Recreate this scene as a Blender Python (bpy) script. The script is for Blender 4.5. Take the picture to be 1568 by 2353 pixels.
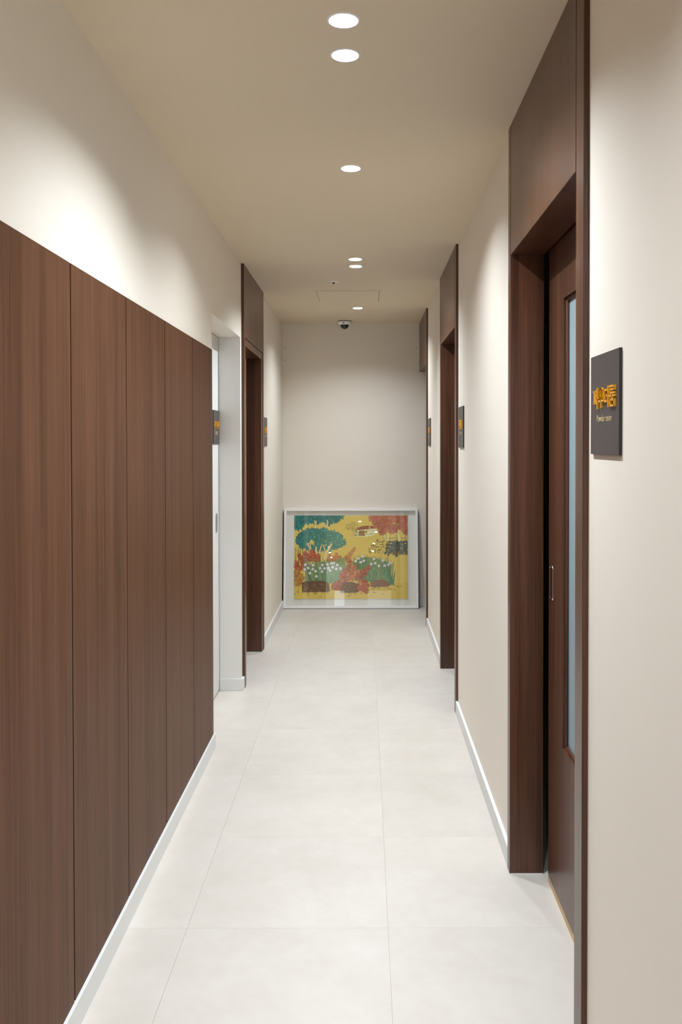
import bpy, bmesh, math, random
import numpy as np
from mathutils import Vector, Matrix

S = bpy.context.scene
C = S.collection
for o in list(bpy.data.objects):
    bpy.data.objects.remove(o)
random.seed(7)

# ------------------------------------------------------------------ camera, world, exposure
cd = bpy.data.cameras.new('camera')
cam = bpy.data.objects.new('camera', cd)
C.objects.link(cam)
cd.sensor_width = 36.0
cd.sensor_fit = 'AUTO'
cd.lens = 2000.0 / 2353.0 * 36.0
cd.shift_x = -(837.8 - 784.0) / 2353.0
cd.shift_y = -(1176.5 - 1049.05) / 2353.0
cd.clip_start = 0.05
cam.matrix_world = (Matrix.Translation((0, 0, 1.4484)) @ Matrix.Rotation(math.pi / 2 - 0.0159, 4, 'X')
                    @ Matrix.Rotation(-0.0011, 4, 'Z'))
S.camera = cam

wd = bpy.data.worlds.new('world')
S.world = wd
wd.use_nodes = True
wd.node_tree.nodes['Background'].inputs['Color'].default_value = (0.9, 0.85, 0.8, 1)
wd.node_tree.nodes['Background'].inputs['Strength'].default_value = 0.0

S.view_settings.view_transform = 'Standard'
S.view_settings.look = 'None'
S.view_settings.gamma = 1.0
S.view_settings.use_curve_mapping = False
S.view_settings.exposure = 0.0

LAMP = 2080.0                       # radiance of the downlight discs
LAMP_COL = (0.89, 0.98, 1.08)

# ------------------------------------------------------------------ materials
def srgb(r, g, b):
    f = lambda c: (c / 255 / 12.92) if c / 255 <= 0.04045 else ((c / 255 + 0.055) / 1.055) ** 2.4
    return (f(r), f(g), f(b))

def mat(name, col, rough=0.5, metal=0.0, spec=0.5, coat=0.0):
    m = bpy.data.materials.new(name)
    m.use_nodes = True
    b = m.node_tree.nodes['Principled BSDF']
    b.inputs['Base Color'].default_value = (*col, 1)
    b.inputs['Roughness'].default_value = rough
    b.inputs['Metallic'].default_value = metal
    b.inputs['Specular IOR Level'].default_value = spec
    b.inputs['Coat Weight'].default_value = coat
    return m

def nodes(m):
    nt = m.node_tree
    return nt, nt.nodes, nt.links, nt.nodes['Principled BSDF']

def paint(name, col, rough=0.65, var=0.03, bump=0.02):
    m = mat(name, col, rough, spec=0.3)
    nt, N, Lk, b = nodes(m)
    tc = N.new('ShaderNodeNewGeometry')
    n1 = N.new('ShaderNodeTexNoise'); n1.inputs['Scale'].default_value = 1.3; n1.inputs['Detail'].default_value = 4
    n2 = N.new('ShaderNodeTexNoise'); n2.inputs['Scale'].default_value = 140
    Lk.new(tc.outputs['Position'], n1.inputs['Vector']); Lk.new(tc.outputs['Position'], n2.inputs['Vector'])
    mx = N.new('ShaderNodeMix'); mx.data_type = 'RGBA'
    mx.inputs[6].default_value = (*[c * (1 - var) for c in col], 1)
    mx.inputs[7].default_value = (*[min(1, c * (1 + var)) for c in col], 1)
    Lk.new(n1.outputs['Fac'], mx.inputs[0]); Lk.new(mx.outputs[2], b.inputs['Base Color'])
    bp = N.new('ShaderNodeBump'); bp.inputs['Strength'].default_value = bump; bp.inputs['Distance'].default_value = 0.002
    Lk.new(n2.outputs['Fac'], bp.inputs['Height']); Lk.new(bp.outputs['Normal'], b.inputs['Normal'])
    return m

def wood(name, dark, light, rough=0.36, spec=0.5):
    m = mat(name, dark, rough, spec=spec)
    nt, N, Lk, b = nodes(m)
    g = N.new('ShaderNodeNewGeometry')
    oi = N.new('ShaderNodeObjectInfo')
    mp = N.new('ShaderNodeMapping'); mp.inputs['Scale'].default_value = (55, 55, 0.9)
    ad = N.new('ShaderNodeVectorMath'); ad.operation = 'ADD'
    sc = N.new('ShaderNodeVectorMath'); sc.operation = 'SCALE'; sc.inputs[0].default_value = (3.1, 5.7, 9.3)
    Lk.new(oi.outputs['Random'], sc.inputs['Scale'])
    Lk.new(g.outputs['Position'], ad.inputs[0]); Lk.new(sc.outputs[0], ad.inputs[1]); Lk.new(ad.outputs[0], mp.inputs['Vector'])
    n1 = N.new('ShaderNodeTexNoise'); n1.inputs['Scale'].default_value = 1.0; n1.inputs['Detail'].default_value = 5; n1.inputs['Roughness'].default_value = 0.7
    n2 = N.new('ShaderNodeTexNoise'); n2.inputs['Scale'].default_value = 5.0; n2.inputs['Detail'].default_value = 2
    n3 = N.new('ShaderNodeTexNoise'); n3.inputs['Scale'].default_value = 0.16; n3.inputs['Detail'].default_value = 2
    for n in (n1, n2, n3):
        Lk.new(mp.outputs[0], n.inputs['Vector'])
    a1 = N.new('ShaderNodeMath'); a1.operation = 'MULTIPLY_ADD'; a1.inputs[1].default_value = 0.5
    Lk.new(n2.outputs['Fac'], a1.inputs[0]); Lk.new(n1.outputs['Fac'], a1.inputs[2])
    a2 = N.new('ShaderNodeMath'); a2.operation = 'MULTIPLY_ADD'; a2.inputs[1].default_value = 0.6
    Lk.new(n3.outputs['Fac'], a2.inputs[0]); Lk.new(a1.outputs[0], a2.inputs[2])
    mr = N.new('ShaderNodeMapRange'); mr.inputs['From Min'].default_value = 0.80; mr.inputs['From Max'].default_value = 1.30
    Lk.new(a2.outputs[0], mr.inputs['Value'])
    mx = N.new('ShaderNodeMix'); mx.data_type = 'RGBA'
    mx.inputs[6].default_value = (*dark, 1); mx.inputs[7].default_value = (*light, 1)
    Lk.new(mr.outputs[0], mx.inputs[0]); Lk.new(mx.outputs[2], b.inputs['Base Color'])
    bp = N.new('ShaderNodeBump'); bp.inputs['Strength'].default_value = 0.06; bp.inputs['Distance'].default_value = 0.001
    Lk.new(n1.outputs['Fac'], bp.inputs['Height']); Lk.new(bp.outputs['Normal'], b.inputs['Normal'])
    return m

def emit(name, col, strength):
    m = bpy.data.materials.new(name); m.use_nodes = True
    nt = m.node_tree; nt.nodes.clear()
    e = nt.nodes.new('ShaderNodeEmission'); o = nt.nodes.new('ShaderNodeOutputMaterial')
    e.inputs['Color'].default_value = (*col, 1); e.inputs['Strength'].default_value = strength
    nt.links.new(e.outputs[0], o.inputs['Surface'])
    return m

WALLC = (0.84, 0.767, 0.665)
M = {}
M['wall'] = paint('wall_paint', WALLC)
M['ceiling'] = paint('ceiling_paint', (0.76, 0.64, 0.475))
M['white'] = paint('white_paint', (0.78, 0.77, 0.74), rough=0.45, var=0.01)
M['skirting'] = paint('skirting_paint', (0.76, 0.76, 0.74), rough=0.4, var=0.01)
M['wood'] = wood('walnut_veneer', (0.076, 0.033, 0.0170), (0.158, 0.071, 0.037), rough=0.42, spec=0.05)
M['frame_wood'] = wood('door_frame_veneer', (0.042, 0.0155, 0.0080), (0.136, 0.050, 0.024), rough=0.31, spec=0.5)
M['edge'] = mat('dark_edge', (0.035, 0.016, 0.011), 0.5)
M['raw'] = wood('raw_pine', (0.55, 0.36, 0.16), (0.72, 0.52, 0.27), rough=0.6)
M['gap'] = mat('dark_void', (0.012, 0.012, 0.012), 0.8)
M['slate'] = mat('slate_board', (0.066, 0.053, 0.049), 0.42)
M['slate_edge'] = mat('slate_edge', (0.02, 0.018, 0.018), 0.5)
M['gold'] = mat('gold_letters', (1.0, 0.50, 0.025), 0.25, metal=0.35)
M['pale_gold'] = mat('pale_gold_ink', (0.55, 0.43, 0.22), 0.5)
M['chrome'] = mat('chrome', (0.75, 0.75, 0.76), 0.15, metal=1.0)
M['steel'] = mat('brushed_steel', (0.42, 0.42, 0.43), 0.4, metal=0.8)
M['black'] = mat('black_plastic', (0.012, 0.012, 0.013), 0.25)
M['plastic'] = mat('white_plastic', (0.90, 0.88, 0.86), 0.4)
M['reflector'] = mat('lamp_reflector', (0.9, 0.9, 0.9), 0.35)
M['frost'] = mat('frosted_glass', (0.30, 0.39, 0.42), 0.35, spec=0.6)
M['lamp'] = emit('downlight_disc', LAMP_COL, LAMP)
M['mat_board'] = mat('mat_board', (0.84, 0.82, 0.76), 0.8, spec=0.2)
M['frame_white'] = mat('frame_white', (0.90, 0.88, 0.85), 0.4)
M['frame_dark'] = mat('frame_dark', (0.02, 0.02, 0.022), 0.5)

def floor_material():
    m = mat('stone_look_tile', (0.82, 0.79, 0.74), 0.42, spec=0.4)
    nt, N, Lk, b = nodes(m)
    g = N.new('ShaderNodeNewGeometry'); oi = N.new('ShaderNodeObjectInfo')
    ad = N.new('ShaderNodeVectorMath'); ad.operation = 'MULTIPLY_ADD'; ad.inputs[1].default_value = (1, 1, 1)
    sc = N.new('ShaderNodeVectorMath'); sc.operation = 'SCALE'; sc.inputs[0].default_value = (7, 13, 3)
    Lk.new(oi.outputs['Random'], sc.inputs['Scale']); Lk.new(g.outputs['Position'], ad.inputs[0]); Lk.new(sc.outputs[0], ad.inputs[2])
    n1 = N.new('ShaderNodeTexNoise'); n1.inputs['Scale'].default_value = 4.5; n1.inputs['Detail'].default_value = 7; n1.inputs['Roughness'].default_value = 0.62
    n2 = N.new('ShaderNodeTexNoise'); n2.inputs['Scale'].default_value = 22; n2.inputs['Detail'].default_value = 5
    Lk.new(ad.outputs[0], n1.inputs['Vector']); Lk.new(ad.outputs[0], n2.inputs['Vector'])
    a = N.new('ShaderNodeMath'); a.operation = 'MULTIPLY_ADD'; a.inputs[1].default_value = 0.35
    Lk.new(n2.outputs['Fac'], a.inputs[0]); Lk.new(n1.outputs['Fac'], a.inputs[2])
    r = N.new('ShaderNodeValToRGB')
    r.color_ramp.elements[0].position = 0.48; r.color_ramp.elements[0].color = (0.590, 0.536, 0.468, 1)
    r.color_ramp.elements[1].position = 0.86; r.color_ramp.elements[1].color = (0.642, 0.594, 0.528, 1)
    Lk.new(a.outputs[0], r.inputs['Fac'])
    hv = N.new('ShaderNodeMapRange'); hv.inputs['To Min'].default_value = 0.975; hv.inputs['To Max'].default_value = 1.02
    Lk.new(oi.outputs['Random'], hv.inputs['Value'])
    ml = N.new('ShaderNodeVectorMath'); ml.operation = 'SCALE'
    Lk.new(r.outputs['Color'], ml.inputs[0]); Lk.new(hv.outputs[0], ml.inputs['Scale']); Lk.new(ml.outputs[0], b.inputs['Base Color'])
    return m
M['tile'] = floor_material()
M['grout'] = paint('grout', (0.57, 0.52, 0.46), 0.8)

def glass_material():
    m = bpy.data.materials.new('picture_glass'); m.use_nodes = True
    nt = m.node_tree; nt.nodes.clear(); N = nt.nodes; Lk = nt.links
    o = N.new('ShaderNodeOutputMaterial'); mx = N.new('ShaderNodeMixShader')
    t = N.new('ShaderNodeBsdfTransparent'); gl = N.new('ShaderNodeBsdfGlossy')
    gl.inputs['Roughness'].default_value = 0.0
    lw = N.new('ShaderNodeLayerWeight'); lw.inputs['Blend'].default_value = 0.5
    pw_ = N.new('ShaderNodeMath'); pw_.operation = 'POWER'; pw_.inputs[1].default_value = 5.0
    fr = N.new('ShaderNodeMath'); fr.operation = 'MULTIPLY_ADD'; fr.inputs[1].default_value = 0.96; fr.inputs[2].default_value = 0.04
    Lk.new(lw.outputs['Facing'], pw_.inputs[0]); Lk.new(pw_.outputs[0], fr.inputs[0])
    t.inputs['Color'].default_value = (0.985, 0.99, 0.985, 1)
    Lk.new(fr.outputs[0], mx.inputs[0]); Lk.new(t.outputs[0], mx.inputs[1]); Lk.new(gl.outputs[0], mx.inputs[2]); Lk.new(mx.outputs[0], o.inputs['Surface'])
    return m
M['glass'] = glass_material()

# ------------------------------------------------------------------ mesh helpers
def add_box(bm, x0, x1, y0, y1, z0, z1, bevel=0.0, mi=0):
    x0, x1 = min(x0, x1), max(x0, x1); y0, y1 = min(y0, y1), max(y0, y1); z0, z1 = min(z0, z1), max(z0, z1)
    r = bmesh.ops.create_cube(bm, size=1.0, matrix=Matrix.Translation(((x0 + x1) / 2, (y0 + y1) / 2, (z0 + z1) / 2))
                              @ Matrix.Diagonal((x1 - x0, y1 - y0, z1 - z0, 1)))
    vs = r['verts']
    fs = {f for v in vs for f in v.link_faces}
    for f in fs:
        f.material_index = mi
    if bevel > 0:
        es = list({e for v in vs for e in v.link_edges})
        bmesh.ops.bevel(bm, geom=es, offset=bevel, segments=1, affect='EDGES', material=mi)
    return bm

def box(*a, bevel=0.0):
    return add_box(bmesh.new(), *a, bevel=bevel)

def add_lathe(bm, prof, cx, cy, seg=32, mi=0, smooth=True):
    rings = []
    for r, z in prof:
        if r < 1e-6:
            rings.append([bm.verts.new((cx, cy, z))])
        else:
            rings.append([bm.verts.new((cx + r * math.cos(2 * math.pi * k / seg), cy + r * math.sin(2 * math.pi * k / seg), z)) for k in range(seg)])
    for a, b in zip(rings, rings[1:]):
        for k in range(seg):
            k2 = (k + 1) % seg
            vs = [a[k % len(a)], a[k2 % len(a)], b[k2 % len(b)], b[k % len(b)]]
            u = []
            for v in vs:
                if v not in u: u.append(v)
            if len(u) > 2:
                f = bm.faces.new(u); f.material_index = mi; f.smooth = smooth
    return bm

def obj(name, bm, m, parent=None, kind=None, local=False):
    """bm in world coordinates (or in the parent's own when local); links ONE mesh object"""
    bmesh.ops.recalc_face_normals(bm, faces=bm.faces)
    if parent is not None and not local:
        p = parent
        off = Vector((0, 0, 0))
        while p is not None:
            off += Vector(p.location); p = p.parent
        bmesh.ops.translate(bm, verts=bm.verts, vec=-off)
    me = bpy.data.meshes.new(name)
    bm.to_mesh(me); bm.free()
    for mm in (m if isinstance(m, (list, tuple)) else [m]):
        me.materials.append(mm)
    o = bpy.data.objects.new(name, me)
    C.objects.link(o)
    if parent is not None: o.parent = parent
    if kind: o['kind'] = kind
    return o

def tag(o, label, cat=None, group=None, kind=None):
    o['label'] = label
    if cat: o['category'] = cat
    if group: o['group'] = group
    if kind: o['kind'] = kind
    return o

def thing(name, label, cat, loc=(0, 0, 0), group=None, kind=None):
    o = bpy.data.objects.new(name, None); C.objects.link(o)
    o.location = loc; o.empty_display_size = 0.05
    return tag(o, label, cat, group, kind)

def struct(name, bm, m, label, cat):
    return tag(obj(name, bm, m), label, cat, kind='structure')

# ------------------------------------------------------------------ dimensions (metres; corridor runs along +Y)
H = 2.5
XL, XR = -0.7225, 0.499            # painted wall planes
PL, PR = -0.7065, 0.486            # door frame face planes
YB = 7.70                          # end wall
Y0 = -1.2                          # where the corridor opens to the lobby behind the camera
HB = 2.071                         # underside of door headers
BB = 0.070                         # baseboard height

# ------------------------------------------------------------------ floor
fl = struct('floor', box(-2.6, 2.3, -11.2, 8.6, -0.06, -0.006), M['grout'], 'pale cream stone-look tiled corridor floor', 'floor')
T = 0.6
proto = None
for i, x in enumerate((-0.831, -0.231, 0.369)):
    for k in range(-7, 8):
        y = 3.176 + T * k + T / 2
        if proto is None:
            proto = obj('tile', add_box(bmesh.new(), -T / 2 + 0.00025, T / 2 - 0.00025, -T / 2 + 0.00025, T / 2 - 0.00025, -0.006, 0, bevel=0.0002), M['tile'], fl, local=True)
            t = proto
        else:
            t = proto.copy(); C.objects.link(t); t.parent = fl
        t.location = (x, y, 0)
struct('floor_lobby', box(-2.6, 2.3, -11.2, 3.176 - 7 * T - 0.001, -0.006, 0), M['tile'], 'cream stone-look lobby floor behind the viewer', 'floor')

# ------------------------------------------------------------------ walls
bm = bmesh.new()
add_box(bm, XL, -0.95, Y0, 4.125, 0, H)
add_box(bm, XL, -0.95, 4.125, 5.075, 2.062, H)
add_box(bm, XL, -0.90, 5.075, 5.12, 0, H)
add_box(bm, XL, -0.814, 6.12, YB, 0, H)
add_box(bm, -0.895, -0.95, 4.125, 5.075, 0, 2.062)
struct('wall_left', bm, M['wall'], 'cream painted corridor wall on the left above the wood panels', 'wall')
bm = bmesh.new()
for a, b in ((Y0, 1.936), (2.945, 4.625), (5.605, 6.82)):
    add_box(bm, XR, 0.598, a, b, 0, H)
struct('wall_right', bm, M['wall'], 'cream painted corridor wall on the right between the wooden door frames', 'wall')
struct('wall_end', box(-0.95, 0.72, YB, YB + 0.1, 0, H), M['wall'], 'cream end wall closing the corridor behind the picture', 'wall')
# dark rooms behind the doors and the lobby behind the camera
bm = bmesh.new()
add_box(bm, 2.2, 2.3, Y0, YB + 0.1, 0, H); add_box(bm, 0.72, 2.2, YB, YB + 0.1, 0, H)
struct('wall_rooms_right', bm, M['wall'], 'walls of the unlit rooms behind the right-hand doors', 'wall')
bm = bmesh.new()
add_box(bm, -2.5, -2.6, 5.02, 8.5, 0, H); add_box(bm, -2.5, -0.95, 8.4, 8.5, 0, H)
add_box(bm, -2.5, -0.95, 5.02, 5.12, 0, H); add_box(bm, -0.85, -0.95, 7.8, 8.4, 0, H)
struct('wall_rooms_left', bm, M['wall'], 'walls of the warm lit room behind the left wooden doorway', 'wall')
bm = bmesh.new()
add_box(bm, -2.5, -2.6, -11.1, Y0, 0, H); add_box(bm, 2.2, 2.3, -11.1, Y0, 0, H)
add_box(bm, -2.5, -0.95, Y0 - 0.1, Y0, 0, H); add_box(bm, 0.598, 2.2, Y0 - 0.1, Y0, 0, H)
add_box(bm, -2.5, -0.90, -11.1, -11.0, 0, H); add_box(bm, 0.95, 2.2, -11.1, -11.0, 0, H)
add_box(bm, -0.90, 0.95, -11.1, -11.0, 1.56, H); add_box(bm, -0.90, 0.95, -11.1, -11.0, 0, 0.9)
add_box(bm, -0.60, 0.09, -11.1, -11.0, 0.9, 1.56)
struct('wall_lobby', bm, M['wall'], 'cream lobby walls behind the viewer', 'wall')
daylight = emit('bright_window', (0.85, 0.93, 1.0), 4.5)
w = struct('window_1', box(-0.90, -0.60, -11.08, -11.04, 0.9, 1.56), daylight, 'narrow bright lobby window behind the viewer', 'window')
w = struct('window_2', box(0.09, 0.95, -11.08, -11.04, 0.9, 1.56), emit('lobby_window', (1.0, 0.97, 0.92), 2.0), 'wide dim lobby window behind the viewer', 'window')

# ------------------------------------------------------------------ ceiling with holes for the downlights
LX = -0.051
HOLE = 0.0362
light_y = [-0.60, 0.75, 2.185, 2.380, 3.355, 5.010, 5.208, 6.819]
lobby_names = ['nearest to the corridor mouth', 'first of the middle row', 'second of the middle row', 'last of the middle row', 'first of the side row', 'second of the side row', 'last of the side row', 'added for fill light by the near side wall', 'added for fill light by the opposite near wall']
lobby_lights = [(-0.10, -3.6), (0.27, -5.2), (0.25, -7.3), (0.23, -8.97), (-0.98, -8.0), (-0.98, -9.3), (-0.98, -10.5), (1.2, -3.2), (-1.4, -3.2)]  # last two lamps are added only for fill light

def plate_with_hole(bm, cx, cy, h, hx0, hx1, r, z, seg=32):
    ins, out = [], []
    for k in range(seg):
        a = 2 * math.pi * (k + 0.5) / seg
        c, s = math.cos(a), math.sin(a)
        ins.append(bm.verts.new((cx + r * c, cy + r * s, z)))
        m_ = h / max(abs(c), abs(s))
        out.append(bm.verts.new((cx + c * m_, cy + s * m_, z)))
    for k in range(seg):
        k2 = (k + 1) % seg
        bm.faces.new((ins[k], ins[k2], out[k2], out[k]))
    for sx in (-1, 1):
        for sy in (-1, 1):
            corner = bm.verts.new((cx + sx * h, cy + sy * h, z))
            q = [v for v in out if (v.co.x - cx) * sx > 0 and (v.co.y - cy) * sy > 0]
            e1 = max((v for v in q if abs(abs(v.co.x - cx) - h) < 1e-6), key=lambda v: abs(v.co.y - cy))
            e2 = max((v for v in q if abs(abs(v.co.y - cy) - h) < 1e-6), key=lambda v: abs(v.co.x - cx))
            bm.faces.new((e1, corner, e2))

def add_rect(bm, x0, x1, y0, y1, z):
    bm.faces.new([bm.verts.new(p) for p in ((x0, y0, z), (x1, y0, z), (x1, y1, z), (x0, y1, z))])

bm = bmesh.new()
hc = 0.05
add_rect(bm, -0.95, LX - hc, Y0, YB, H); add_rect(bm, LX + hc, 0.70, Y0, YB, H)
cur = Y0
for y in light_y:
    add_rect(bm, LX - hc, LX + hc, cur, y - hc, H)
    plate_with_hole(bm, LX, y, hc, 0, 0, HOLE, H)
    cur = y + hc
add_rect(bm, LX - hc, LX + hc, cur, YB, H)
bmesh.ops.remove_doubles(bm, verts=bm.verts, dist=1e-5)
struct('ceiling', bm, M['ceiling'], 'beige painted corridor ceiling with a row of downlights', 'ceiling')
struct('ceiling_slab', box(-2.6, 2.3, -11.1, 8.5, H + 0.08, H + 0.14), M['ceiling'], 'concrete slab above the corridor ceiling', 'ceiling')
bm = bmesh.new()
add_box(bm, -2.6, 2.3, -11.1, Y0, H, H + 0.02); add_box(bm, -2.6, -0.95, 5.02, 8.5, H, H + 0.02); add_box(bm, 0.70, 2.3, Y0, 7.8, H, H + 0.02)
struct('ceiling_rooms', bm, M['ceiling'], 'flat ceilings of the lobby and side rooms', 'ceiling')

# ------------------------------------------------------------------ downlights
def downlight(x, y, label, group, recess=0.031):
    t = thing('downlight', label, 'light', (x, y, H), group)
    b = bmesh.new()
    r = HOLE
    add_lathe(b, [(r - 0.001, H + recess), (r - 0.001, H + 0.001), (r - 0.0005, H - 0.0015), (r + 0.0035, H - 0.0018), (r + 0.0055, H)], x, y)
    obj('trim_ring', b, M['reflector'], t)
    b = bmesh.new()
    add_lathe(b, [(0, H + recess - 0.004), (r - 0.0015, H + recess - 0.004)], x, y, smooth=False)
    obj('lamp_disc', b, M['lamp'], t)
    return t

LL = {2.185: 'round recessed downlight at the top edge of the photo, nearest of the row',
      2.380: 'round recessed downlight just below the topmost one, second of the near pair',
      3.355: 'round recessed downlight standing alone midway along the ceiling',
      5.010: 'round recessed downlight, nearer one of the close pair before the hatch',
      5.208: 'round recessed downlight, farther one of the close pair before the hatch',
      6.819: 'small round recessed downlight between the hatch and the dome camera',
      0.75: 'round recessed downlight above the viewer, out of the frame', -0.60: 'round recessed downlight far behind the viewer'}
for y in light_y:
    downlight(LX, y, LL[y], 'corridor ceiling downlights')
for x, y in lobby_lights:
    t = thing('lobby_downlight', 'surface downlight in the lobby behind the viewer, %s' % lobby_names[lobby_lights.index((x, y))], 'light', (x, y, H), 'lobby downlights')
    b = bmesh.new(); add_lathe(b, [(HOLE, H), (HOLE + 0.004, H - 0.004), (HOLE, H - 0.006), (HOLE - 0.003, H - 0.003)], x, y); obj('trim_ring', b, M['reflector'], t)
    b = bmesh.new(); add_lathe(b, [(0, H - 0.002), (HOLE - 0.002, H - 0.002)], x, y, smooth=False); obj('lamp_disc', b, M['lamp'], t)

# ------------------------------------------------------------------ baseboards
def baseboard(name, label, boxes):
    b = bmesh.new()
    for q in boxes:
        add_box(b, *q, bevel=0.0012)
    return struct(name, b, M['skirting'], label, 'baseboard')
B = 0.013
baseboard('baseboard_left', 'white baseboard running under the wood panels on the left', [(XL, -0.7085, Y0, 4.118, 0, BB)])
baseboard('baseboard_recess', 'short white baseboard wrapping the corner of the white door recess', [(-0.848, -0.7085, 5.062, 5.075, 0, BB), (XL, -0.7085, 5.0752, 5.1195, 0, BB)])
baseboard('baseboard_left_far', 'white baseboard at the far left leading to the picture', [(XL, -0.7085, 6.1205, YB, 0, BB)])
baseboard('baseboard_right_near', 'white baseboard on the near right wall before the first doorway', [(PR, XR, Y0, 1.9355, 0, BB)])
baseboard('baseboard_right', 'white baseboard on the right between the two wooden doorways', [(PR, XR, 2.9455, 4.6245, 0, BB)])
baseboard('baseboard_right_far', 'short white baseboard on the far right below the farthest right sign', [(PR, XR, 5.6055, 6.8195, 0, BB)])
baseboard('baseboard_end', 'white baseboard on the end wall behind the picture', [(-0.708, 0.60, YB - B, YB, 0, BB)])

# ------------------------------------------------------------------ left wood panelling
wp = thing('wood_wall_paneling', 'run of tall dark walnut panels along the left wall above the baseboard', 'wall panel', (-0.7195, 1.0, 0.0))
edges = [4.105, 3.635, 3.128, 2.622, 2.127, 1.622, 1.117, 0.612, 0.107, -0.398, -0.903]
for a, b in zip(edges, edges[1:]):
    pb = box(XL, -0.7165, b + 0.0032, a - 0.0032, BB, 1.887)
    bmesh.ops.recalc_face_normals(pb, faces=pb.faces)
    for f in pb.faces:
        f.material_index = 1 if abs(f.normal.y) > 0.9 else 0
    obj('panel', pb, [M['wood'], M['edge']], wp)
obj('backing_strip', box(XL, XL + 0.0012, edges[-1], edges[0], BB, 1.887), M['edge'], wp)

# ------------------------------------------------------------------ door frames
def frame_box(name, q, par, m='frame_wood', bevel=0.001, label=None):
    o = obj(name, box(*q, bevel=bevel), M[m], par)
    if label: o['label'] = label
    return o

def pull_handle(par, X, sgn, yc, zc, w=0.046, h=0.115, mt='chrome'):
    """flush pull let into a leaf face at plane X; sgn = direction out of the leaf"""
    n = 20
    def ring(ww, hh, dx):
        pts = []
        rad = ww / 2 * 0.55
        for cx, cz, a0 in ((ww / 2 - rad, hh / 2 - rad, 0), (-(ww / 2 - rad), hh / 2 - rad, 90), (-(ww / 2 - rad), -(hh / 2 - rad), 180), (ww / 2 - rad, -(hh / 2 - rad), 270)):
            for k in range(n // 4 + 1):
                a = math.radians(a0 + 90 * k / (n // 4))
                pts.append((X + sgn * dx, yc + cx + rad * math.cos(a), zc + cz + rad * math.sin(a)))
        return pts
    b = bmesh.new()
    loops = [[b.verts.new(p) for p in ring(*a)] for a in ((w, h, 0.0), (w - 0.001, h - 0.001, 0.0025), (w - 0.010, h - 0.010, 0.0025), (w - 0.012, h - 0.012, 0.0004))]
    for l1, l2 in zip(loops, loops[1:]):
        for k in range(len(l1)):
            k2 = (k + 1) % len(l1)
            b.faces.new((l1[k], l1[k2], l2[k2], l2[k])).smooth = True
    obj('pull_ring', b, M[mt], par)
    b = bmesh.new()
    b.faces.new([b.verts.new(p) for p in ring(w - 0.011, h - 0.011, 0.0006)])
    obj('pull_recess', b, M['black'] if mt == 'chrome' else M['steel'], par)

def right_door(name, near, far, label, far_post=True, P=0.062, PF=0.062):
    d = thing(name, label, 'door', (0.545, (near + far) / 2, 0), kind='structure')
    g = 0.006
    frame_box('door_post', (PR, 0.598, near, near + P, 0, H), d)
    yf = far - PF if far_post else far
    if far_post:
        frame_box('door_post', (PR, 0.598, far - PF, far, 0, H), d)
        frame_box('caulk_bead', (PR + 0.002, 0.597, far - PF - 0.003, far - PF, 0, 0.003), d, 'white', bevel=0)
    frame_box('header_panel', (PR, 0.598, near + P + g, yf - (g if far_post else 0), HB, H), d)
    frame_box('header_backing', (PR + 0.008, 0.597, near + P, yf, HB + 0.003, H), d, 'edge', bevel=0)
    return d

d1 = right_door('door_1', 1.936, 2.945, 'nearest right-hand dark wooden doorway with a sliding door and frosted glass strip', P=0.068, PF=0.046)
# sliding leaf, pulled almost shut: a hand's breadth open at its far edge
X0, X1 = 0.605, 0.643
ya, yb, wa, wb, za, zb = 1.93, 2.849, 2.03, 2.648, 0.514, 1.886
leaf = bmesh.new()
add_box(leaf, X0, X1, ya, wa, 0.021, 2.30); add_box(leaf, X0, X1, wb, yb, 0.021, 2.30)
add_box(leaf, X0, X1, wa, wb, 0.021, za); add_box(leaf, X0, X1, wa, wb, zb, 2.30)
leaf = obj('door_leaf', leaf, M['frame_wood'], d1)
obj('raw_bottom_edge', box(X0, X1, ya, yb, 0.0, 0.0208), M['raw'], leaf)['label'] = 'unfinished pale wood strip'
b = bmesh.new()
for q in ((wa, wa + 0.009, za, zb), (wb - 0.009, wb, za, zb), (wa, wb, za, za + 0.009), (wa, wb, zb - 0.009, zb)):
    add_box(b, X0 + 0.007, X0 + 0.0165, q[0], q[1], q[2], q[3], bevel=0.003)
obj('glazing_bead', b, M['frame_wood'], leaf)
obj('glass_pane', box(X0 + 0.0165, X0 + 0.0225, wa - 0.0, wb + 0.0, za - 0.0, zb + 0.0), M['frost'], leaf)['label'] = 'blue-grey frosted glass'
pull_handle(leaf, X0, -1, 2.809, 0.995)

d2 = right_door('door_2', 4.625, 5.605, 'middle right-hand dark wooden doorway beyond the long bare wall')
lf = obj('door_leaf', box(X0, X1, 4.60, 5.55, 0.004, 2.30), M['frame_wood'], d2)
pull_handle(lf, X0, -1, 5.40, 0.995)
d3 = right_door('door_3', 6.82, YB - 0.001, 'farthest right-hand wooden doorway whose header meets the end wall', far_post=False)
lf = obj('door_leaf', box(X0, X1, 6.80, 7.69, 0.004, 2.30), M['frame_wood'], d3)
pull_handle(lf, X0, -1, 7.0, 0.995)

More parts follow.
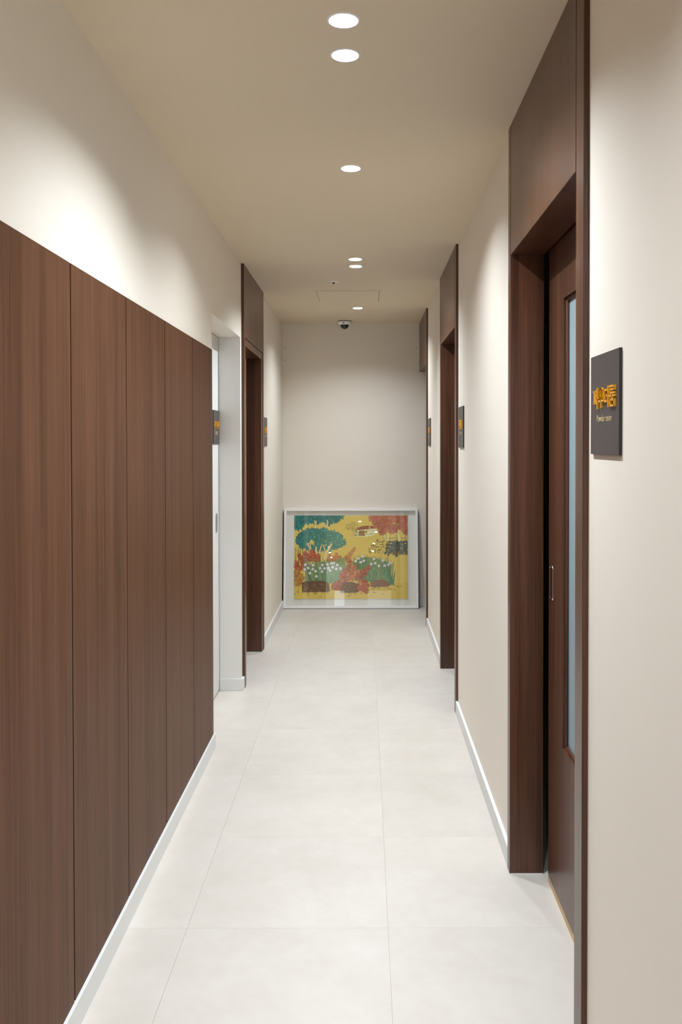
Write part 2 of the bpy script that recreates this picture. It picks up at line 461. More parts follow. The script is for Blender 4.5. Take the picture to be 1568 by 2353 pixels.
# left wooden doorway: casing, inner lining, header
d4 = thing('door_4', 'left-hand dark wooden doorway with a trim band under its header', 'door', (-0.76, 5.62, 0), kind='structure')
frame_box('door_post', (PL, -0.814, 5.12, 5.165, 0, H), d4)
frame_box('door_post', (PL, -0.814, 6.066, 6.12, 0, H), d4)
frame_box('lining', (PL - 0.004, -0.814, 5.166, 5.205, 0, 2.024), d4)
frame_box('lining', (PL - 0.004, -0.814, 6.0, 6.064, 0, 2.024), d4)
frame_box('head_trim', (PL - 0.003, -0.814, 5.166, 6.064, 2.025, 2.069), d4)
frame_box('header_panel', (PL, -0.814, 5.1675, 6.0635, 2.0735, H), d4)
frame_box('header_backing', (PL - 0.008, -0.813, 5.165, 6.066, 2.069, H), d4, 'edge', bevel=0)
frame_box('caulk_bead', (PL - 0.005, -0.813, 5.997, 6.0, 0, 0.003), d4, 'white', bevel=0)
lf = frame_box('door_leaf', (-0.820, -0.858, 5.13, 5.93, 0.004, 2.2), d4)
pull_handle(lf, -0.820, 1, 5.85, 0.995)

struct('trim_1', box(XL + 0.0004, -0.849, 5.0715, 5.0749, 0, 2.0615), M['white'], 'smooth white painted reveal at the far side of the door recess', 'trim')
# white sliding door set back in the plastered recess
d5 = thing('door_5', 'plain white door set back in the plastered recess on the left', 'door', (-0.87, 4.6, 0), kind='structure')
lf = obj('door_leaf', box(-0.850, -0.888, 4.13, 5.066, 0.008, 2.058, bevel=0.001), M['white'], d5)
pull_handle(lf, -0.850, 1, 4.985, 0.990, w=0.055, h=0.110, mt='steel')
obj('bottom_gap_strip', box(-0.853, -0.885, 4.13, 5.068, 0.0, 0.0079), mat('gap_brown', (0.25, 0.16, 0.10), 0.7), d5)  # brown strip stands in for the dark gap under the leaf

# ------------------------------------------------------------------ lettering
J = {  # consonant strokes in a unit box (x right, y up)
 'ㄱ': [(0, 1, 1, 1), (1, 1, .9, 0)], 'ㄴ': [(0, 1, 0, 0), (0, 0, 1, 0)], 'ㄷ': [(0, 1, 1, 1), (0, 1, 0, 0), (0, 0, 1, 0)],
 'ㄹ': [(0, 1, 1, 1), (1, 1, 1, .5), (0, .5, 1, .5), (0, .5, 0, 0), (0, 0, 1, 0)],
 'ㅁ': [(0, 0, 1, 0), (1, 0, 1, 1), (1, 1, 0, 1), (0, 1, 0, 0)], 'ㅅ': [(.5, 1, 0, 0), (.5, .75, 1, 0)],
 'ㅈ': [(0, 1, 1, 1), (.5, 1, 0, 0), (.5, .7, 1, 0)], 'ㅍ': [(0, 1, 1, 1), (.28, 1, .28, 0), (.72, 1, .72, 0), (0, 0, 1, 0)], 'ㅇ': 'ring'}
def jam(ch, x0, y0, x1, y1):
    if J[ch] == 'ring':
        return [((x0 + x1) / 2 + (x1 - x0) / 2 * math.cos(a), (y0 + y1) / 2 + (y1 - y0) / 2 * math.sin(a),
                 (x0 + x1) / 2 + (x1 - x0) / 2 * math.cos(a2), (y0 + y1) / 2 + (y1 - y0) / 2 * math.sin(a2))
                for a, a2 in [(2 * math.pi * k / 14, 2 * math.pi * (k + 1) / 14) for k in range(14)]]
    return [(x0 + (x1 - x0) * a, y0 + (y1 - y0) * b, x0 + (x1 - x0) * c, y0 + (y1 - y0) * d) for a, b, c, d in J[ch]]
SY = {
 'pa': jam('ㅍ', 0, .24, .58, .86) + [(.78, -.04, .78, 1), (.78, .5, 1, .5)],
 'u': jam('ㅇ', .22, .46, .78, .96) + [(0, .32, 1, .32), (.5, .32, .5, 0)],
 'deo': jam('ㄷ', .05, .26, .52, .84) + [(.85, 0, .85, 1), (.55, .55, .85, .55)],
 'rum': jam('ㄹ', .08, .64, .92, .98) + [(0, .50, 1, .50), (.5, .5, .5, .34)] + jam('ㅁ', .1, 0, .9, .30),
 're': jam('ㄹ', 0, .25, .45, .85) + [(.68, .05, .68, .95), (.5, .55, .68, .55), (.92, 0, .92, 1)],
 'i': jam('ㅇ', .05, .3, .6, .85) + [(.88, 0, .88, 1)],
 'jeo': jam('ㅈ', 0, .25, .58, .85) + [(.88, 0, .88, 1), (.62, .55, .88, .55)],
 'sang': jam('ㅅ', .02, .5, .6, .98) + [(.78, .42, .78, 1), (.78, .7, 1, .7)] + jam('ㅇ', .22, 0, .82, .36),
 'dam': jam('ㄷ', .02, .52, .58, .95) + [(.78, .42, .78, 1), (.78, .7, 1, .7)] + jam('ㅁ', .15, 0, .82, .34),
 'sil': jam('ㅅ', .02, .5, .62, .98) + [(.85, .42, .85, 1)] + jam('ㄹ', .15, 0, .85, .36),
 'gwan': jam('ㄱ', .05, .62, .5, .95) + [(.28, .62, .28, .45), (0, .45, .62, .45), (.8, .3, .8, 1), (.8, .66, 1, .66)] + jam('ㄴ', .15, 0, .9, .24),
 'ri': jam('ㄹ', .02, .2, .6, .85) + [(.88, 0, .88, 1)]}

def letters_mesh(syls, W, Hh, gap, th, depth):
    """strokes as solid bars in a local frame: x along the text, y up, z out of the board"""
    b = bmesh.new()
    n = len(syls); w = (W - gap * (n - 1)) / n
    x = -W / 2
    for s in syls:
        for (a, c, e, f) in SY[s]:
            p = Vector((x + a * w, (c - 0.5) * Hh, 0)); q = Vector((x + e * w, (f - 0.5) * Hh, 0))
            d = (q - p); L = d.length
            ang = math.atan2(d.y, d.x)
            mm = Matrix.Translation(((p.x + q.x) / 2, (p.y + q.y) / 2, depth / 2)) @ Matrix.Rotation(ang, 4, 'Z') @ Matrix.Diagonal((L + th * 0.9, th, depth, 1))
            bmesh.ops.create_cube(b, size=1.0, matrix=mm)
        x += w + gap
    return b

def text_mesh(body, width, depth):
    cu = bpy.data.curves.new('lettering', 'FONT'); cu.body = body
    cu.align_x = 'CENTER'; cu.align_y = 'CENTER'; cu.extrude = 0.5
    to = bpy.data.objects.new('lettering', cu); C.objects.link(to)
    bpy.context.view_layer.update()
    dg = bpy.context.evaluated_depsgraph_get()
    me = bpy.data.meshes.new_from_object(to.evaluated_get(dg))
    b = bmesh.new(); b.from_mesh(me)
    bpy.data.objects.remove(to); bpy.data.meshes.remove(me); bpy.data.curves.remove(cu)
    xs = [v.co.x for v in b.verts]; s = width / (max(xs) - min(xs)); mx = (max(xs) + min(xs)) / 2
    for v in b.verts:
        v.co = Vector(((v.co.x - mx) * s, v.co.y * s, depth if v.co.z > 0 else 0.0))
    return b

def sign(side, X, yc, zc, w, h, syls, eng, label, tw=0.155, th=0.0395, ew=0.108, zt=None):
    """side +1: on the right wall (faces -X); -1: on the left wall (faces +X)"""
    t = thing('room_sign', label, 'sign', (X, yc, zc), 'dark door signs with gold lettering')
    t.rotation_euler = (math.pi / 2, 0, -math.pi / 2 if side > 0 else math.pi / 2)
    # local: x along reading direction, y up, z out of the wall
    b = bmesh.new(); add_box(b, -w / 2, w / 2, -h / 2, h / 2, 0, 0.006, bevel=0.0006)
    b.faces.ensure_lookup_table()
    bmesh.ops.recalc_face_normals(b, faces=b.faces)
    for f in b.faces:
        f.material_index = 0 if f.normal.z > 0.9 else 1
    obj('board', b, [M['slate'], M['slate_edge']], t, local=True)
    b = letters_mesh(syls, tw, th, tw * 0.03, 0.0040, 0.0042)
    bmesh.ops.translate(b, verts=b.verts, vec=(0.008 if side > 0 else -0.004, 0.0135, 0.006))
    obj('gold_lettering', b, M['gold'], t, local=True)
    b = text_mesh(eng, ew, 0.0006)
    bmesh.ops.translate(b, verts=b.verts, vec=(0, -0.030, 0.006))
    obj('small_lettering', b, M['pale_gold'], t, local=True)
    return t

ZS = 1.5278
sign(1, XR, 1.790, ZS, 0.2105, 0.209, ['pa', 'u', 'deo', 'rum'], 'Powder room', 'large dark sign reading Powder room on the near right wall')
sign(1, XR, 4.450, ZS, 0.210, 0.209, ['sang', 'dam', 'sil'], 'Counseling room', 'dark sign with gold letters beside the middle right doorway', tw=0.125, th=0.042)
sign(1, XR, 6.620, ZS, 0.210, 0.209, ['sang', 'dam', 'sil'], 'Counseling room', 'smallest dark sign beside the farthest right doorway near the end wall', tw=0.125, th=0.042)
sign(-1, XL, 6.312, ZS, 0.215, 0.207, ['gwan', 'ri', 'sil'], 'Care room', 'dark sign on the left wall just beyond the left wooden doorway', tw=0.12, th=0.042)
sign(-1, -0.850, 4.968, 1.538, 0.198, 0.190, ['re', 'i', 'jeo'], 'Laser', 'dark sign on the white recessed door beside the wood panels', tw=0.15, th=0.042, ew=0.09)

# ------------------------------------------------------------------ things on the ceiling
t = thing('access_hatch', 'square painted access hatch in the ceiling between the two farthest downlights', 'hatch', (-0.113, 6.265, H))
x0, x1, y0, y1 = -0.3445, 0.118, 6.032, 6.504
b = bmesh.new(); zt = H - 0.0025
for q in ((x0, x1, y0, y0 + 0.012), (x0, x1, y1 - 0.012, y1), (x0, x0 + 0.012, y0 + 0.012, y1 - 0.012), (x1 - 0.012, x1, y0 + 0.012, y1 - 0.012)):
    add_box(b, *q, zt, H)
obj('hatch_frame', b, M['ceiling'], t)
obj('hatch_panel', box(x0 + 0.0145, x1 - 0.0145, y0 + 0.0145, y1 - 0.0145, zt, H, bevel=0.0006), M['ceiling'], t)
obj('hatch_gap', box(x0 + 0.011, x1 - 0.011, y0 + 0.011, y1 - 0.011, H - 0.0004, H + 0.001), mat('hatch_shadow_gap', (0.10, 0.08, 0.06), 0.8), t)

sx, sy = -0.200, 5.6975
t = thing('ceiling_detector', 'small white round sprinkler cover in the ceiling left of the downlight pair', 'sprinkler', (sx, sy, H))
b = bmesh.new(); add_lathe(b, [(0.032, H), (0.031, H - 0.003), (0.022, H - 0.006), (0.010, H - 0.007), (0.010, H - 0.002)], sx, sy); obj('cover_plate', b, M['plastic'], t)
b = bmesh.new(); add_lathe(b, [(0.009, H - 0.002), (0.009, H - 0.010), (0.006, H - 0.014), (0, H - 0.015)], sx, sy, seg=16); obj('nozzle', b, mat('nozzle_bronze', (0.05, 0.035, 0.02), 0.4, 0.6), t)

cx, cy = -0.170, 7.555
t = thing('dome_camera', 'white dome security camera on the ceiling by the end wall', 'camera', (cx, cy, H))
b = bmesh.new(); add_lathe(b, [(0.0, H - 0.0005), (0.063, H - 0.0005), (0.064, H - 0.004), (0.062, H - 0.005)], cx, cy); obj('mount_gasket', b, M['black'], t)
b = bmesh.new(); add_lathe(b, [(0.061, H - 0.004), (0.0625, H - 0.008), (0.061, H - 0.016), (0.052, H - 0.028), (0.040, H - 0.033), (0.036, H - 0.033)], cx, cy, seg=48)
hs = obj('housing', b, M['plastic'], t)
dome = bmesh.new()
add_lathe(dome, [(0.0375 * math.cos(a), H - 0.032 - 0.036 * math.sin(a)) for a in [math.pi / 2 * k / 10 for k in range(10)]] + [(0, H - 0.068)], cx, cy)
obj('dome', dome, mat('smoked_dome', (0.012, 0.014, 0.016), 0.08, spec=0.6), t)
obj('infrared_eye', box(cx - 0.014, cx - 0.002, cy - 0.0605, cy - 0.052, H - 0.024, H - 0.0135, bevel=0.0015), mat('infrared_window', (0.09, 0.03, 0.03), 0.3), hs)

# wall plugs left in the end wall
for i, (x, z, lab) in enumerate(((-0.7015, 2.284, 'upper tiny wall plug at the top left of the end wall'), (-0.7015, 2.177, 'lower tiny wall plug at the top left of the end wall'),
                                 (0.459, 2.283, 'tiny wall plug at the top right of the end wall'))):
    b = bmesh.new()
    add_lathe(b, [(0.0042, 0), (0.0042, 0.002), (0.0025, 0.0032), (0.0, 0.0032)], 0, 0, seg=12)
    bmesh.ops.rotate(b, verts=b.verts, cent=(0, 0, 0), matrix=Matrix.Rotation(math.pi / 2, 3, 'X'))
    bmesh.ops.translate(b, verts=b.verts, vec=(x, YB, z))
    tag(obj('wall_plug', b, mat('plug_grey', (0.2, 0.17, 0.14), 0.6)), lab, 'wall plug', 'wall plugs in the end wall')

# ------------------------------------------------------------------ the picture leaning on the end wall
W, HT, DP = 1.179, 0.871, 0.034
lean = math.asin((YB - DP - 7.560) / HT)
t = thing('framed_picture', 'wide white framed garden print under glass leaning on the end wall', 'picture', (-0.119, 7.560, 0.0045))
t.rotation_euler = (-lean, 0, 0)
# local frame: x right, y into the wall, z up the frame; front face at y = 0
fw = 0.022
b = bmesh.new()
add_box(b, -W / 2, W / 2, 0, DP, HT - fw, HT, bevel=0.0012); add_box(b, -W / 2, W / 2, 0, 0.006, 0, fw, bevel=0.0012)
for s in (-1, 1):
    add_box(b, s * W / 2, s * (W / 2 - fw), 0, 0.006, fw, HT - fw, bevel=0.0012)
for q in ((-W / 2 + fw, W / 2 - fw, 0.006, 0.026, fw - 0.004, fw), (-W / 2 + fw - 0.004, -W / 2 + fw, 0.006, 0.026, fw, HT - fw), (W / 2 - fw, W / 2 - fw + 0.004, 0.006, 0.026, fw, HT - fw)):
    add_box(b, *q)
obj('frame', b, M['frame_white'], t, local=True)
b = bmesh.new()
e = 0.0042
add_box(b, -W / 2 - e, -W / 2 + fw - 0.004, 0.0062, DP, -0.0043, HT - fw); add_box(b, W / 2 + e, W / 2 - fw + 0.004, 0.0062, DP, -0.0043, HT - fw)
add_box(b, -W / 2 + fw - 0.004, W / 2 - fw + 0.004, 0.0062, DP, -0.0043, fw - 0.004)
add_box(b, -W / 2 + fw - 0.004, W / 2 - fw + 0.004, 0.030, DP, fw - 0.004, HT - fw)
obj('dark_back_frame', b, M['frame_dark'], t, local=True)
obj('mat_board', box(-W / 2 + fw, W / 2 - fw, 0.0262, 0.0298, fw, HT - fw), M['mat_board'], t, local=True)
obj('glass', box(-W / 2 + fw, W / 2 - fw, 0.0030, 0.0045, fw, HT - fw), M['glass'], t, local=True)

# ---- the print: painted into the vertex colours of a fine flat grid
NX, NY = 560, 405
CX0, CX1, CY0, CY1 = 190.0, 1308.0, 157.0, 965.0     # drawing frame of the motif
img = np.zeros((NY, NX, 3), np.float32)
gx = CX0 + (np.arange(NX) + 0.5) / NX * (CX1 - CX0)
gy = CY0 + (np.arange(NY) + 0.5) / NY * (CY1 - CY0)
img[:] = srgb(206, 180, 88)
rng = random.Random(3)

def fill(pts, col, a=1.0):
    P = np.array(pts, float)
    i0, i1 = np.searchsorted(gx, P[:, 0].min() - 1), np.searchsorted(gx, P[:, 0].max() + 1)
    j0, j1 = np.searchsorted(gy, P[:, 1].min() - 1), np.searchsorted(gy, P[:, 1].max() + 1)
    if i1 <= i0 or j1 <= j0: return
    X, Y = np.meshgrid(gx[i0:i1], gy[j0:j1])
    ins = np.zeros(X.shape, bool)
    n = len(P)
    for k in range(n):
        xa, ya_ = P[k]; xb, yb_ = P[(k + 1) % n]
        if ya_ == yb_: continue
        c = ((ya_ > Y) != (yb_ > Y)) & (X < (xb - xa) * (Y - ya_) / (yb_ - ya_) + xa)
        ins ^= c
    sub = img[j0:j1, i0:i1]
    sub[ins] = sub[ins] * (1 - a) + np.array(srgb(*col), np.float32) * a

def jit(c, d=10):
    k = rng.uniform(-d, d)
    return tuple(max(0, min(255, v + k + rng.uniform(-d / 3, d / 3))) for v in c)

def leafp(x, y, ang, L, w):
    c, s = math.cos(ang), math.sin(ang)
    return [(x + c * L * t - s * w * b_, y + s * L * t + c * w * b_) for t, b_ in ((0, 0), (.25, .7), (.5, 1), (.75, .7), (1, 0), (.75, -.7), (.5, -1), (.25, -.7))]

def leaf_(x, y, ang, L, w, col, line=(40, 35, 25), lw=1.9):
    fill(leafp(x - math.cos(ang) * lw, y - math.sin(ang) * lw, ang, L + 2 * lw, w + lw), line, 0.8)
    fill(leafp(x, y, ang, L, w), col)

def stroke(pts, w0, w1, col, a=1.0):
    n = len(pts) - 1
    Lf, Rt = [], []
    for k, (x, y) in enumerate(pts):
        xa, ya_ = pts[max(0, k - 1)]; xb, yb_ = pts[min(n, k + 1)]
        d = math.hypot(xb - xa, yb_ - ya_) or 1
        nx, ny = -(yb_ - ya_) / d, (xb - xa) / d
        w = w0 + (w1 - w0) * k / n
        Lf.append((x + nx * w, y + ny * w)); Rt.append((x - nx * w, y - ny * w))
    fill(Lf + Rt[::-1], col, a)

def trunk(pts, w0, w1, col=(226, 196, 138)):
    stroke(pts, w0 + 2, w1 + 1.5, (120, 85, 45)); stroke(pts, w0, w1, col)

def rosette(x, y, n, L, w, col, line=(25, 45, 40), dj=14, dot=None, span=(0, 2 * math.pi)):
    a0 = rng.uniform(0, 6)
    for k in range(n):
        a = span[0] + (span[1] - span[0]) * (k + rng.uniform(-.25, .25)) / n + a0
        leaf_(x, y, a, L * rng.uniform(.8, 1.15), w, jit(col, dj), line)
    if dot: fill([(x + 3 * math.cos(q), y + 3 * math.sin(q)) for q in np.linspace(0, 6.28, 8)[:-1]], dot)

# soft tone patches in the ground
for k in range(60):
    x, y = rng.uniform(190, 1308), rng.uniform(157, 965)
    fill([(x + rng.uniform(60, 130) * math.cos(q), y + rng.uniform(12, 30) * math.sin(q)) for q in np.linspace(0, 6.28, 10)[:-1]], jit((206, 180, 88), 10), 0.35)
fill([(190, 840), (520, 850), (900, 850), (1308, 800), (1308, 965), (190, 965)], (200, 172, 72), 0.6)
# hatched far wood on the left
for k in range(190):
    x, y = rng.uniform(190, 330), rng.uniform(455, 620)
    fill(leafp(x, y, rng.choice((0, 1.57)) + rng.uniform(-.3, .3), rng.uniform(6, 14), 1.6), rng.choice(((90, 62, 30), (110, 80, 40), (225, 200, 140))))
for x in (205, 232, 250, 275):
    stroke([(x, 470), (x + 3, 620)], 2.2, 3, (96, 60, 34))
# small dotted tree and stone cottage
trunk([(768, 356), (772, 320), (766, 290)], 4, 2, (214, 190, 110))
for k in range(260):
    a, r = rng.uniform(0, 6.28), math.sqrt(rng.random())
    x, y = 762 + 70 * r * math.cos(a), 268 + 42 * r * math.sin(a)
    fill(leafp(x, y, rng.uniform(0, 6), 6, 1.8), rng.choice(((120, 92, 40), (146, 118, 50), (100, 78, 34))))
fill([(784, 362), (800, 305), (880, 296), (1000, 284), (1022, 300), (1016, 330), (960, 356), (900, 366)], (232, 214, 160))
fill([(826, 356), (828, 306), (884, 304), (886, 360)], (150, 110, 60))
for k in range(5): stroke([(832 + 11 * k, 308), (832 + 11 * k, 356)], .9, .9, (95, 65, 35))
fill([(788, 303), (815, 280), (850, 264), (920, 256), (985, 262), (1012, 284), (930, 290), (880, 297)], (142, 78, 46))
fill([(926, 288), (928, 256), (940, 256), (938, 288)], (190, 150, 100))
for k in range(75):
    x = rng.choice((rng.uniform(788, 824), rng.uniform(890, 1015))); y = rng.uniform(300 - (x - 890) * .08 if x > 880 else 306, 360 - max(0, x - 930) * .35)
    fill([(x + 3.6 * math.cos(q), y + 3 * math.sin(q)) for q in np.linspace(0, 6.28, 7)[:-1]], (74, 54, 34))
fill([(897 + 14 * math.cos(q), 320 + 12 * math.sin(q)) for q in np.linspace(0, 6.28, 12)[:-1]], (160, 135, 70))
# dotted shrub and grey shadowed bush, right
for k in range(900):
    x = rng.uniform(925, 1308); top = 470 - (x - 925) * .9 if x < 1010 else 385 - (x - 1010) * .08
    y = rng.uniform(max(350, top), 525)
    fill([(x + 4.2 * math.cos(q), y + 3.6 * math.sin(q)) for q in np.linspace(0, 6.28, 7)[:-1]], rng.choice(((86, 66, 32), (110, 86, 40), (226, 200, 104), (214, 186, 92), (136, 110, 50))))
for k in range(150):
    x, y = rng.uniform(1095, 1308), rng.uniform(415, 535)
    leaf_(x, y, rng.uniform(0, 6.28), rng.uniform(18, 34), rng.uniform(7, 12), jit((86, 96, 82), 16), (44, 48, 42))
stroke([(1200, 420), (1196, 530)], 22, 18, (66, 66, 56), .7)
for k in range(60):
    x, y = rng.uniform(1150, 1308), rng.uniform(505, 545)
    fill(leafp(x, y, rng.uniform(0, 6), 14, 3), rng.choice(((120, 70, 40), (90, 60, 36), (150, 95, 60))))
# russet palms, upper right: trunks then crowns
trunk([(1096, 405), (1082, 375), (1080, 335)], 8, 5, (232, 210, 140)); trunk([(1112, 408), (1116, 340), (1112, 280)], 10, 6, (232, 210, 140))
trunk([(1226, 405), (1214, 330), (1220, 235)], 15, 8, (232, 210, 140)); trunk([(1048, 272), (1020, 225)], 4, 3); trunk([(1222, 320), (1246, 270)], 6, 3, (232, 210, 140))
for x, y, L in ((1298, 300, 55), (1262, 262, 62), (1165, 290, 60), (1060, 300, 60), (1100, 240, 75), (1010, 235, 60), (1310, 215, 80), (985, 170, 75), (1150, 175, 75), (1065, 165, 80), (1225, 178, 95), (1105, 205, 70)):
    rosette(x, y, 30, L, 4.6, (184, 106, 74), (110, 56, 36), 22)
# blue-green trees, upper left
for x, y in ((215, 165), (285, 160), (350, 172), (430, 165), (500, 170), (575, 165), (640, 160), (210, 215), (255, 225), (225, 268), (330, 205), (405, 205), (530, 205), (600, 190), (470, 185)):
    rosette(x, y, 9, 56, 13, (30, 112, 104), (14, 52, 56), 16)
trunk([(398, 300), (402, 250), (392, 205)], 9, 4); trunk([(400, 250), (410, 210)], 5, 3); trunk([(512, 268), (522, 225), (515, 200)], 7, 4); trunk([(500, 270), (490, 235)], 4, 2); trunk([(268, 328), (248, 290)], 6, 3)
for k in range(105):
    a, r = rng.uniform(0, 6.28), math.sqrt(rng.random())
    x, y = 450 + 235 * r * math.cos(a), 392 + 100 * r * math.sin(a) + (18 if math.cos(a) > .3 else 0)
    if x < 215: continue
    dk = max(0, min(1, (x - 240) / 420))
    rosette(x, y, 7, 33, 8.5, (44 + 44 * dk, 118 + 22 * dk, 108 + 12 * dk), (26, 70, 66), 15, (110, 44, 44) if rng.random() < .55 else None)
trunk([(358, 492), (338, 460), (322, 425)], 8, 4); trunk([(350, 470), (357, 390)], 5, 3); trunk([(408, 545), (405, 500), (408, 458)], 10, 6); trunk([(440, 560), (445, 500), (462, 442)], 9, 4)
trunk([(490, 600), (500, 530), (540, 470), (560, 432)], 15, 8); trunk([(500, 520), (478, 440)], 6, 4); trunk([(430, 560), (415, 520)], 8, 5)

def frond(x0, y0, x1, y1, n, L, w, col, line=(110, 52, 28)):
    ang = math.atan2(y1 - y0, x1 - x0)
    n = int(n * 1.4); w *= 0.62
    stroke([(x0, y0), (x1, y1)], 2.0, 1, line)
    for k in range(n):
        f = (k + .6) / n
        x, y = x0 + (x1 - x0) * f, y0 + (y1 - y0) * f
        l = L * (1.1 - .6 * f)
        for s in (-1, 1):
            leaf_(x, y, ang + s * 0.85, l, w, jit(col, 26), line, 1.7)
    leaf_(x1, y1, ang, L * .45, w, jit(col, 12), line, 1.0)
RED, ORA = (170, 78, 42), (190, 118, 66)
for a in ((330, 620, 362, 500), (300, 640, 240, 540), (330, 600, 300, 520), (420, 640, 430, 540), (240, 720, 215, 610), (270, 700, 300, 600), (250, 660, 200, 640), (380, 610, 385, 520)):
    frond(*a, 7, 44, 8, RED)
for a in ((535, 640, 540, 545), (620, 640, 606, 530), (660, 640, 640, 560), (700, 590, 785, 480), (600, 640, 575, 560), (740, 620, 700, 560)):
    frond(*a, 7, 38, 7, ORA, (140, 80, 40))
# ochre fern corner
for a in ((190, 840, 270, 735), (190, 800, 250, 720), (210, 845, 285, 760), (190, 760, 215, 700)):
    frond(*a, 6, 40, 9, (176, 124, 44), (100, 70, 26))
# flower grass
def blades(x0, x1, yb_, y0, y1, n, cols, lean_=60, w=5):
    for k in range(n):
        x = rng.uniform(x0, x1); f = (x - (x0 + x1) / 2) / max(1, (x1 - x0) / 2)
        xt = x + f * lean_ + rng.uniform(-25, 25); yt = rng.uniform(y0, y1)
        xm, ym = (x * .55 + xt * .45), yb_ * .5 + yt * .5
        stroke([(x, yb_), (xm, ym), (xt, yt)], w + 1.4, .6, (70, 84, 50)); stroke([(x, yb_), (xm, ym), (xt, yt)], w, .3, jit(rng.choice(cols), 14))
G = [(120, 142, 88), (96, 136, 96), (140, 150, 92), (84, 124, 84)]
fill([(300, 800), (300, 660), (420, 610), (600, 600), (690, 560), (700, 700), (620, 820)], (134, 142, 84))
fill([(770, 780), (770, 620), (860, 560), (1000, 570), (1130, 620), (1110, 780), (950, 800)], (126, 142, 90))
blades(320, 640, 800, 560, 660, 120, G, 75)
blades(480, 690, 815, 560, 640, 60, [(94, 140, 104), (120, 150, 96)], 60)
blades(800, 900, 760, 530, 620, 50, [(84, 128, 78), (66, 116, 76)], 40)
blades(920, 1110, 790, 545, 640, 130, [(112, 146, 104), (92, 136, 100), (136, 154, 106)], 55)
blades(1120, 1150, 820, 590, 680, 8, [(92, 132, 92)], 30, 8); blades(1140, 1165, 830, 640, 710, 8, [(76, 124, 92)], 40, 9)
blades(860, 960, 800, 690, 760, 30, [(70, 126, 84), (96, 142, 90)], 30, 8)
# red ferns in the middle
for a in ((640, 800, 740, 640), (690, 800, 800, 660), (700, 800, 745, 610), (650, 780, 690, 700), (740, 790, 830, 700), (760, 800, 780, 650), (800, 800, 880, 690), (840, 760, 925, 660), (830, 790, 890, 880), (850, 780, 915, 840), (820, 800, 850, 870), (700, 760, 790, 720), (560, 880, 640, 800), (600, 880, 700, 800), (860, 820, 905, 900)):
    frond(*a, 7, 50, 9, RED if rng.random() < .75 else ORA)
# logs
def log(x0, x1, ya_, yb_, cols, n):
    fill([(x0, ya_ + 18), (x0 + 30, ya_), (x1 - 70, ya_ - 6), (x1 - 10, ya_ + 16), (x1, yb_ - 10), (x1 - 30, yb_), (x0 + 5, yb_)], cols[0])
    for k in range(n):
        x, y = rng.uniform(x0 + 4, x1 - 30), rng.uniform(ya_ + 12, yb_ - 6)
        fill(leafp(x, y, rng.choice((0.05, 1.5, .6)) + rng.uniform(-.2, .2), rng.uniform(18, 42), rng.uniform(1.5, 4)), rng.choice(cols))
BR = [(92, 62, 36), (74, 48, 26), (118, 86, 48), (140, 108, 60), (84, 58, 40)]
log(268, 545, 795, 900, BR, 110); log(640, 830, 805, 905, [(96, 62, 22), (78, 48, 16), (130, 94, 40), (110, 74, 28)], 80)
log(938, 1132, 785, 850, [(128, 92, 66), (110, 74, 50), (152, 116, 84)], 50)
for a in ((590, 880, 650, 820), (800, 830, 880, 890), (560, 850, 620, 830)):
    frond(*a, 6, 36, 7, RED)
# white flowers
for x, y in ((303, 635), (296, 682), (330, 668), (378, 640), (375, 678), (404, 698), (348, 717), (412, 748), (448, 670), (470, 640), (490, 672), (466, 702), (518, 632), (528, 668), (545, 692), (570, 660), (583, 620), (560, 622), (616, 638), (606, 676), (648, 672),
             (795, 602), (823, 575), (866, 556), (876, 600), (845, 612), (975, 580), (948, 630), (988, 622), (1024, 648), (1063, 596), (1080, 645), (1118, 636), (1133, 618)):
    a0 = rng.uniform(0, 1.5); r = 19
    P = []
    for k in range(8):
        rr = r if k % 2 == 0 else r * .52
        P.append((x + rr * math.cos(a0 + k * math.pi / 4), y + rr * math.sin(a0 + k * math.pi / 4)))
    fill([(x + (px - x) * 1.22, y + (py - y) * 1.22) for px, py in P], (70, 62, 48), .8)
    fill(P, (240, 236, 222))
    fill([(x + 3.5 * math.cos(q), y + 3.5 * math.sin(q)) for q in np.linspace(0, 6.28, 7)[:-1]], (120, 108, 96))
# pebbles
for x, y in ((204, 852), (236, 872), (232, 898), (205, 915), (270, 908), (330, 926), (400, 914), (420, 914), (470, 910), (500, 912), (450, 940), (655, 906), (742, 920), (730, 938), (795, 916), (850, 912), (960, 870), (1018, 856), (1120, 870), (1145, 872), (1178, 880), (1205, 846), (1235, 842), (965, 900), (955, 935), (1060, 918), (1170, 832), (985, 905), (930, 880)):
    r = rng.uniform(7, 13)
    P = [(x + r * rng.uniform(.8, 1.2) * math.cos(q), y + r * .62 * rng.uniform(.8, 1.2) * math.sin(q)) for q in np.linspace(0, 6.28, 7)[:-1]]
    fill(P, (84, 62, 30)); fill([(x + (px - x) * .6, y + (py - y) * .6) for px, py in P], (206, 180, 96))

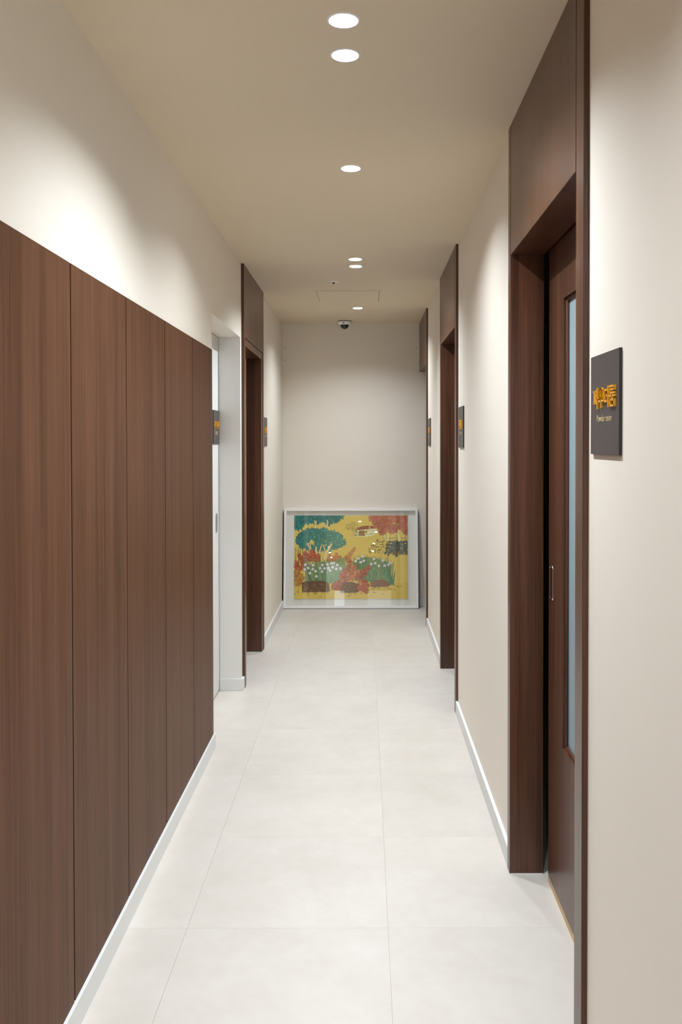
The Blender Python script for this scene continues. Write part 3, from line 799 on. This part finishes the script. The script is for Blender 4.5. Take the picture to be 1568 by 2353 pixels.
img = np.clip(img * 1.34 + 0.03, 0, 0.95)
pw, ph, pz = 1.000, 0.728, 0.082
jj, ii = np.mgrid[0:NY, 0:NX]
xs = (-0.5 + ii / (NX - 1)) * pw; zs = pz + (1 - jj / (NY - 1)) * ph
co = np.stack([xs - 0.001, np.full_like(xs, 0.0205, float), zs], -1).reshape(-1, 3).astype(np.float32)
vid = np.arange(NX * NY).reshape(NY, NX)
quads = np.stack([vid[:-1, :-1], vid[1:, :-1], vid[1:, 1:], vid[:-1, 1:]], -1).reshape(-1, 4)
me = bpy.data.meshes.new('print')
me.vertices.add(len(co)); me.vertices.foreach_set('co', co.ravel())
me.loops.add(quads.size); me.loops.foreach_set('vertex_index', quads.ravel().astype(np.int32))
me.polygons.add(len(quads)); me.polygons.foreach_set('loop_start', np.arange(0, quads.size, 4, dtype=np.int32))
me.update(calc_edges=True)
at = me.color_attributes.new('ink', 'FLOAT_COLOR', 'POINT')
at.data.foreach_set('color', np.concatenate([img.reshape(-1, 3), np.ones((NX * NY, 1), np.float32)], 1).astype(np.float32).ravel())
mi = mat('print_ink', (0.6, 0.5, 0.2), 0.7, spec=0.2)
nt, N, Lk, bs = nodes(mi)
an = N.new('ShaderNodeAttribute'); an.attribute_name = 'ink'
Lk.new(an.outputs['Color'], bs.inputs['Base Color'])
me.materials.append(mi)
po = bpy.data.objects.new('print', me); C.objects.link(po); po.parent = t
po['label'] = 'yellow garden scene with teal trees, red ferns and white flowers'
obj('print_backing', box(-pw / 2 - 0.001, pw / 2 - 0.001, 0.0208, 0.0260, pz, pz + ph), M['frame_white'], po, local=True)

# ------------------------------------------------------------------ warm lamp in the left room
tl = thing('room_lamp', 'warm lamp inside the left room behind the wooden doorway', 'light', (-1.6, 6.9, H))
b = bmesh.new(); add_lathe(b, [(0, H - 0.03), (0.14, H - 0.03), (0.15, H - 0.02), (0.15, H)], -1.6, 6.9); obj('lamp_disc', b, emit('warm_lamp', (1.0, 0.72, 0.42), 30.0), tl)
